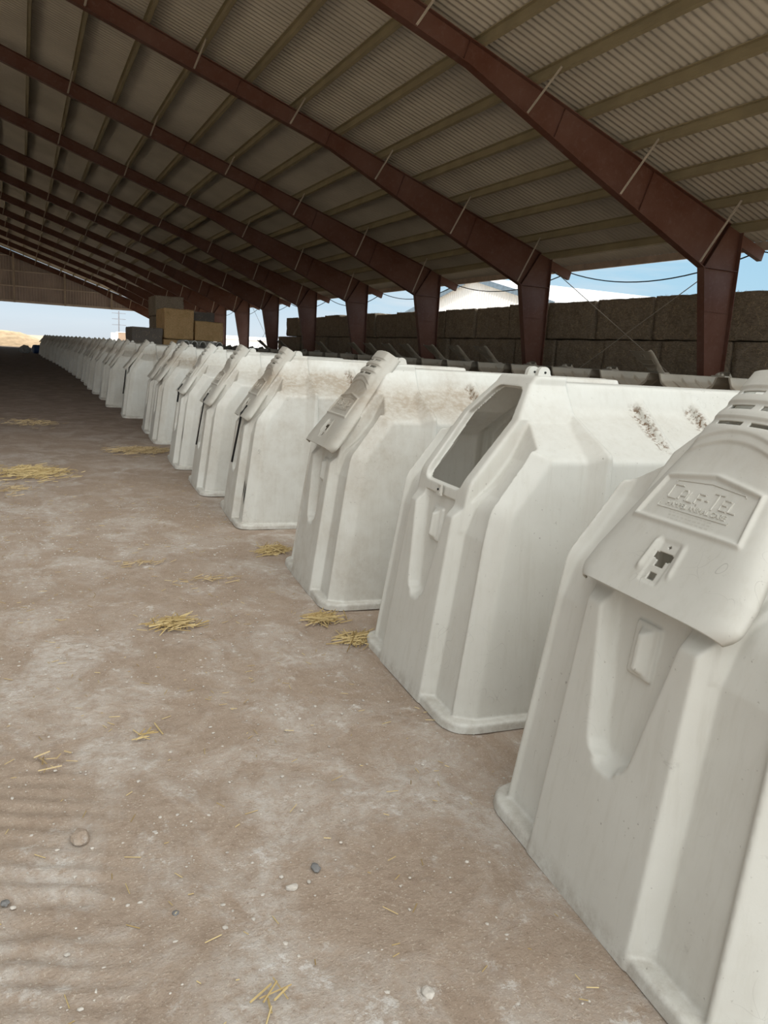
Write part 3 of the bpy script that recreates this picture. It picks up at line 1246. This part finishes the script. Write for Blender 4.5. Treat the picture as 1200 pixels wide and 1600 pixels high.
# ------------------------------------------------------------------ straw bales
def bale_mesh(name, sx, sy, sz, mat, smat, seed, nst, tuft=False):
    r = random.Random(seed)
    bm = bmesh.new()
    bmesh.ops.create_cube(bm, size=1)
    bmesh.ops.subdivide_edges(bm, edges=bm.edges, cuts=15, use_grid_fill=True)
    off = Vector((seed * 7.1, seed * 3.3, 0))
    for v in bm.verts:
        c = v.co
        # rounded corners
        q = Vector((abs(c.x), abs(c.y), abs(c.z))) * 2
        e = sorted(q)[1]
        k = 1 - .035 * max(0, e - .62) / .38
        p = Vector((c.x * sx, c.y * sy, c.z * sz)) * k
        nv = noise.noise_vector(p * 2.2 + off) * .045 + noise.noise_vector(p * 9 + off) * .03
        # twine bites
        tw = sum(math.exp(-((c.x * 5.0 - i) / .16) ** 2) for i in (-2, -1, 0, 1, 2))
        p -= Vector((0, c.y, c.z)).normalized() * .018 * tw if (abs(c.y) + abs(c.z)) > 0 else Vector()
        p = p * 1.03 + nv
        p = Vector((max(-sx / 2, min(sx / 2, p.x)), max(-sy / 2, min(sy / 2, p.y)), max(-sz / 2, min(sz / 2, p.z))))
        v.co = p + Vector((0, 0, sz / 2))
    for f in bm.faces:
        f.smooth = True
    faces = list(bm.faces)
    areas = [f.calc_area() for f in faces]
    for f in r.choices(faces, areas, k=nst):
        vs = f.verts
        a, b = r.random(), r.random()
        p = (vs[0].co * (1 - a) + vs[1].co * a) * (1 - b) + (vs[3].co * (1 - a) + vs[2].co * a) * b
        nn = f.normal
        d = Vector((r.gauss(0, 1), r.gauss(0, 1), r.gauss(0, 1)))
        d = (d - nn * d.dot(nn)).normalized() + nn * (r.uniform(0, .15) if r.random() < .9 or nn.z < .5 or not tuft else r.uniform(.3, .7))
        l = r.uniform(.05, .13)
        s = d.cross(nn).normalized() * r.uniform(.003, .007)
        p = p + nn * .004
        q = p + d * l
        zc = 9 if tuft else sz + .008
        q = Vector((max(-sx / 2 - .012, min(sx / 2 + .012, q.x)), max(-sy / 2 - .012, min(sy / 2 + .012, q.y)), max(.0, min(zc, q.z))))
        f2 = bm.faces.new([bm.verts.new(z) for z in (p - s, p + s, q + s * .5, q - s * .5)])
        f2.material_index = 1
    me = bpy.data.meshes.new(name)
    bm.to_mesh(me)
    bm.free()
    me.materials.append(mat)
    me.materials.append(smat)
    return me


DARK = [bale_mesh('straw_bale', 1.22, 2.41, 1.20, M['bale_dark'], M['stalk_dark'], s, 2200) for s in (1, 2, 3)]
DARKTOP = [bale_mesh('straw_bale', 1.22, 2.41, 1.20, M['bale_dark'], M['stalk_dark'], s, 2200, True) for s in (4, 5)]
LAY = ['bottom', 'middle', 'top']
cnt = [0, 0, 0]
for layer in range(3):
    y = 9.2 + layer * .5
    while y < (53.2, 52.6, 51.2)[layer]:
        o = link(bpy.data.objects.new('straw_bale', random.choice(DARK if layer < 2 else DARKTOP)))
        z = layer * 1.226
        x = 17.2 + random.uniform(-.09, .09)
        o.location = (x, y + 1.22, z)
        o.rotation_euler = (0, 0, random.uniform(-.006, .006) + (math.pi if random.random() < .5 else 0))
        if layer == 2:
            o.scale = (1, 1, random.uniform(.93, 1.03))
        tag(o, '%s weathered bale from the near end in the %s layer behind the columns' % (ORD[cnt[layer]], LAY[layer]), 'straw bale',
            'weathered bales stacked behind the columns')
        cnt[layer] += 1
        y += 2.475
GOLD = bale_mesh('straw_bale', 1.22, 2.3, 1.26, M['bale_gold'], M['stalk_gold'], 5, 900)
GOLDL = bale_mesh('straw_bale', 1.22, 2.3, .83, M['bale_gold'], M['stalk_gold'], 6, 700)
GREY = bale_mesh('straw_bale', 1.25, 2.3, 1.2, M['bale_grey'], M['stalk_dark'], 7, 500)
DRKL = bale_mesh('straw_bale', 1.25, 2.3, .88, M['bale_dark'], M['stalk_dark'], 8, 700)
for me, x, y, z, lab in (
        (GOLDL, 6.06, 35.2, 0, 'lowest golden bale under the big golden stack in mid barn'),
        (GOLDL, 6.04, 35.2, .85, 'golden bale carrying the largest golden bale in mid barn'),
        (GOLD, 6.07, 35.2, 1.70, 'largest bright golden straw bale facing the camera in mid barn'),
        (GOLDL, 7.36, 35.3, 0, 'lowest golden bale of the right-hand golden stack'),
        (GOLDL, 7.36, 35.3, .85, 'golden bale in the middle of the right-hand golden stack'),
        (GOLDL, 7.36, 35.3, 1.70, 'golden bale topping the right-hand golden stack'),
        (DRKL, 6.15, 37.7, 0, 'dark bale at the foot of the stack behind the golden bales'),
        (DRKL, 6.15, 37.7, .9, 'second dark bale up behind the golden bales'),
        (DRKL, 6.15, 37.7, 1.8, 'third dark bale up behind the golden bales'),
        (DRKL, 6.10, 37.7, 2.70, 'dark bale topping the stack behind the largest golden bale'),
        (DRKL, 7.48, 37.7, 0, 'lowest dark bale behind the right-hand golden stack'),
        (DRKL, 7.48, 37.7, .9, 'middle dark bale behind the right-hand golden stack'),
        (GREY, 7.48, 37.7, 1.80, 'dark bale rising behind the right-hand golden stack'),
        (DRKL, 4.79, 35.3, 0, 'lower grey bale left of the golden stack'),
        (GREY, 4.79, 35.3, .91, 'grey weathered bale standing left of the golden stack')):
    o = link(bpy.data.objects.new('straw_bale', me))
    o.location = (x, y, z)
    o.rotation_euler = (0, 0, random.uniform(-.01, .01))
    tag(o, lab, 'straw bale', 'bales stacked in mid barn')

# ------------------------------------------------------------------ outside
t = thing('warehouse', 'white metal warehouse with a low gable beyond the bales', 'building', (38.1, 63.7, 0))
W2, EV, RG, LEN = 12.5, 6.3, 9.0, 34
mb = MB()
yy = -W2
pts = []
while yy <= W2:
    for a, b in ((0, 0), (.6, 0), (.7, 1), (.9, 1)):
        pts.append((yy + a * .4, -b * .05))
    yy += .4
vs, fs = [], []
for y_, dx in pts:
    y_ = min(y_, W2)
    vs += [(dx, y_, 0), (dx, y_, RG - abs(y_) * (RG - EV) / W2)]
for i in range(len(pts) - 1):
    fs.append((2 * i, 2 * i + 1, 2 * i + 3, 2 * i + 2))
mb.add(vs, fs)
mb.build('gable_wall', M['white_metal'], t)
mb = MB()
mb.box((.1, -W2, 0), (LEN, -W2 + .2, EV))
mb.box((.1, W2 - .2, 0), (LEN, W2, EV))
mb.box((LEN - .2, -W2, 0), (LEN, W2, EV))
mb.build('side_wall', M['white_metal'], t)
mb = MB()
for s in (-1, 1):
    e = W2 + .3 if s < 0 else W2 + 5.5
    ze = RG - e * (RG - EV) / W2
    P = [(-.3, 0, RG), (LEN, 0, RG), (LEN, s * e, ze), (-.3, s * e, ze)]
    P2 = [(a, b, c + .15) for a, b, c in P]
    mb.add(P + P2, [(0, 1, 2, 3), (4, 7, 6, 5), (0, 4, 5, 1), (1, 5, 6, 2), (2, 6, 7, 3), (3, 7, 4, 0)])
mb.build('roof', M['white_metal'], t)
mb = MB()
for s, e in ((-1, W2 + .3), (1, W2 + 5.5)):
    mb.beam((-.34, 0, RG), (-.34, s * e, RG - e * (RG - EV) / W2), .06, .45)
mb.build('rake_trim', M['dark_trim'], t)
mb = MB()
for y_ in (W2 + 5.2, W2 + 3.0, W2 + .8):
    mb.box((-.1, y_ - .12, 0), (.12, y_ + .12, RG - (y_) * (RG - EV) / W2))
mb.build('porch_post', M['dark_trim'], t)
mb = MB()
mb.box((6, W2, 0), (6.2, W2 + 5.3, 5.0))  # brown panel painted in for the dark shade of the porch opening
mb.build('porch_shade_panel', M['shade_box'], t)

# feed pile beyond the far end
bm = bmesh.new()
bmesh.ops.create_grid(bm, x_segments=60, y_segments=60, size=1)
for v in bm.verts:
    x, y = v.co.x, v.co.y
    rr = math.hypot(x, y)
    z = max(0, 1 - rr) ** .9 * 2.6
    z = min(z, 1.72 + .1 * noise.noise(Vector((x * 4, y * 4, 0))))
    z += .12 * noise.noise(Vector((x * 9, y * 9, 2))) * (1 if rr < .9 else 0)
    v.co = Vector((x * 7.2, y * 6, max(z, -.05)))
for f in bm.faces:
    f.smooth = True
me = bpy.data.meshes.new('feed_pile')
bm.to_mesh(me)
bm.free()
me.materials.append(M['pile'])
o = link(bpy.data.objects.new('feed_pile', me))
o.location = (-3.0, 109.5, 0)
tag(o, 'sunlit sandy heap of feed outside the far open end', 'heap')

# blue barrel and sack by the last hutch
t = thing('plastic_barrel', 'dark blue plastic barrel lying beyond the last front-row hutch', 'barrel', (1.25, 70.4, .36), .3)
mb = MB()
prof = [(-.45, .27), (-.43, .33), (-.2, .36), (-.18, .345), (-.02, .345), (0, .365), (.02, .345), (.18, .345), (.2, .36), (.43, .33), (.45, .27)]
n = 24
vs = [(x, math.cos(2 * math.pi * k / n) * rr, math.sin(2 * math.pi * k / n) * rr) for x, rr in prof for k in range(n)]
fs = [(i * n + k, i * n + (k + 1) % n, (i + 1) * n + (k + 1) % n, (i + 1) * n + k) for i in range(len(prof) - 1) for k in range(n)]
fs += [tuple(range(n)), tuple((len(prof) - 1) * n + k for k in range(n))]
mb.add(vs, fs)
mb.build('barrel_body', M['blue'], t, False)
mb = MB()
mb.tube([(-.45, .12, .1), (-.49, .12, .1)], .045, 12)
mb.build('bung', M['black'], t)
bm = bmesh.new()
bmesh.ops.create_icosphere(bm, subdivisions=4, radius=1)
for v in bm.verts:
    k = 1 + .16 * noise.noise(v.co * 2.2)
    v.co = Vector((v.co.x * .42 * k, v.co.y * .36 * k, max(-.28, v.co.z * .36 * k)))
for f in bm.faces:
    f.smooth = True
me = bpy.data.meshes.new('sack')
bm.to_mesh(me)
bm.free()
me.materials.append(M['sack'])
o = link(bpy.data.objects.new('sack', me))
o.location = (.22, 70.2, .28)
tag(o, 'slumped grey sack beside the dark blue barrel', 'sack')

# tan shed, utility pole, long white barn far away
t = thing('shed', 'distant tan shed beyond the far open end', 'building', (17.0, 152, 0))
mb = MB()
mb.box((-.9, 0, 0), (1.4, 3, 2.75))
mb.build('wall', M['tan'], t)
mb = MB()
mb.box((-1.0, -.1, 2.75), (1.5, 3.1, 2.9))
mb.build('roof', M['white_metal'], t)
mb = MB()
mb.box((-1.9, 0, 0), (-.9, 3, 2.7))
mb.build('lean_to', M['white_metal'], t)
t = thing('utility_pole', 'tall utility pole with cross-arms far beyond the open end', 'pole', (17.3, 162, 0))
mb = MB()
mb.tube([(0, 0, 0), (0, 0, 6.9)], .11, 10)
mb.build('pole', M['pole'], t)
for z in (6.5, 5.4, 4.3):
    mb = MB()
    mb.box((-1.3, -.06, z - .05), (1.3, .06, z + .05))
    mb.build('cross_arm', M['pole'], t)
t = thing('long_barn', 'long low white barn on the horizon seen between the columns', 'building', (52, 170, 0), -.25)
mb = MB()
mb.box((-15, 0, 0), (30, 12, 3.2))
mb.build('wall', M['white_metal'], t)
mb = MB()
mb.add([(-15.3, -.4, 3.1), (30.3, -.4, 3.1), (30.3, 12.4, 3.1), (-15.3, 12.4, 3.1), (-15.3, 6, 3.9), (30.3, 6, 3.9)],
       [(0, 1, 5, 4), (3, 4, 5, 2), (0, 4, 3), (1, 2, 5), (0, 3, 2, 1)])
mb.build('roof', M['white_metal'], t)

# ------------------------------------------------------------------ sky and sun
SUN = Vector((-.34, .52, .78)).normalized()
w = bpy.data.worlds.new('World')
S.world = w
w.use_nodes = True
nt = w.node_tree
N, Lk = nt.nodes, nt.links
bg = N['Background']
tc = N.new('ShaderNodeTexCoord')
sep = N.new('ShaderNodeSeparateXYZ')
Lk.new(tc.outputs['Generated'], sep.inputs[0])
ramp = N.new('ShaderNodeValToRGB')
e = ramp.color_ramp.elements
for _ in range(3):
    e.new(.5)
for i, (p, c) in enumerate(((0, lin(222, 232, 240)), (.02, lin(226, 240, 250)), (.10, lin(184, 225, 248)), (.26, lin(156, 211, 245)), (.55, lin(196, 194, 188)))):
    e[i].position = p
    e[i].color = c
Lk.new(sep.outputs[2], ramp.inputs[0])
mp = N.new('ShaderNodeMapping')
mp.inputs['Scale'].default_value = (1.2, 1.2, 9)
Lk.new(tc.outputs['Generated'], mp.inputs[0])
nz = N.new('ShaderNodeTexNoise')
nz.inputs['Scale'].default_value = 2.6
nz.inputs['Detail'].default_value = 9
nz.inputs['Roughness'].default_value = .58
nz.inputs['Distortion'].default_value = .5
Lk.new(mp.outputs[0], nz.inputs['Vector'])
mr = N.new('ShaderNodeMapRange')
mr.inputs[1].default_value = .50
mr.inputs[2].default_value = .72
mr.inputs[4].default_value = .75
Lk.new(nz.outputs['Fac'], mr.inputs[0])
mx = N.new('ShaderNodeMix')
mx.data_type = 'RGBA'
Lk.new(mr.outputs[0], mx.inputs[0])
Lk.new(ramp.outputs[0], mx.inputs[6])
mx.inputs[7].default_value = lin(238, 245, 250)
# unseen glow in the sky behind the camera, added to light the scene
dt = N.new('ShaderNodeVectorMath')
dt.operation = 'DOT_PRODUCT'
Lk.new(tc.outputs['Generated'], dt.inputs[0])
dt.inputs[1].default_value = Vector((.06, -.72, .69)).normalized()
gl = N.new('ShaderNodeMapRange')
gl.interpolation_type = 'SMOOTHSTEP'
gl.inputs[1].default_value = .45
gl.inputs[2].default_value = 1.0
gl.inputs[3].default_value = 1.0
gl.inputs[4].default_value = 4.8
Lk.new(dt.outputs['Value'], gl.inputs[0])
hz = N.new('ShaderNodeVectorMath')
hz.operation = 'DOT_PRODUCT'
Lk.new(tc.outputs['Generated'], hz.inputs[0])
hz.inputs[1].default_value = Vector((-.62, -.78, .0))
hm = N.new('ShaderNodeMapRange')
hm.interpolation_type = 'SMOOTHSTEP'
hm.inputs[1].default_value = -.05
hm.inputs[2].default_value = .55
Lk.new(hz.outputs['Value'], hm.inputs[0])
mx2 = N.new('ShaderNodeMix')
mx2.data_type = 'RGBA'
Lk.new(hm.outputs[0], mx2.inputs[0])
Lk.new(mx.outputs[2], mx2.inputs[6])
mx2.inputs[7].default_value = lin(214, 218, 218)
Lk.new(mx2.outputs[2], bg.inputs[0])
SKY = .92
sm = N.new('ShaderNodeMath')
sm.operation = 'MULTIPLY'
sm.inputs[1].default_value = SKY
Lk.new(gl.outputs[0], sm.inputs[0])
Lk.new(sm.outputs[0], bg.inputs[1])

sl = bpy.data.lights.new('sun', 'SUN')
sl.energy = 5.0
sl.angle = math.radians(.6)
sl.color = (1, .95, .87)
so = link(bpy.data.objects.new('sun', sl))
so.rotation_euler = SUN.to_track_quat('Z', 'Y').to_euler()
so.location = (0, 0, 30)

# ------------------------------------------------------------------ camera
yaw, pitch, roll = 0.44351498206821893, 0.20065310933017996, -0.0606034427491937
f = Vector((math.sin(yaw) * math.cos(pitch), math.cos(yaw) * math.cos(pitch), -math.sin(pitch)))
rr = Vector((math.cos(yaw), -math.sin(yaw), 0))
dd = f.cross(rr)
r2 = rr * math.cos(roll) + dd * math.sin(roll)
d2 = -rr * math.sin(roll) + dd * math.cos(roll)
cd = bpy.data.cameras.new('camera')
co = link(bpy.data.objects.new('camera', cd))
R3 = Matrix((r2, -d2, -f)).transposed()
co.matrix_world = Matrix.Translation((0, 0, H)) @ R3.to_4x4()
cd.sensor_fit = 'HORIZONTAL'
cd.sensor_width = 36
cd.lens = 36 * 1201 / 1200
cd.clip_start = .05
cd.clip_end = 3000
S.camera = co
S.view_settings.view_transform = 'Standard'
S.view_settings.look = 'None'
S.view_settings.exposure = 0.0
S.view_settings.gamma = 1
S.view_settings.use_curve_mapping = False
S.cycles.max_bounces = 12
S.cycles.diffuse_bounces = 8
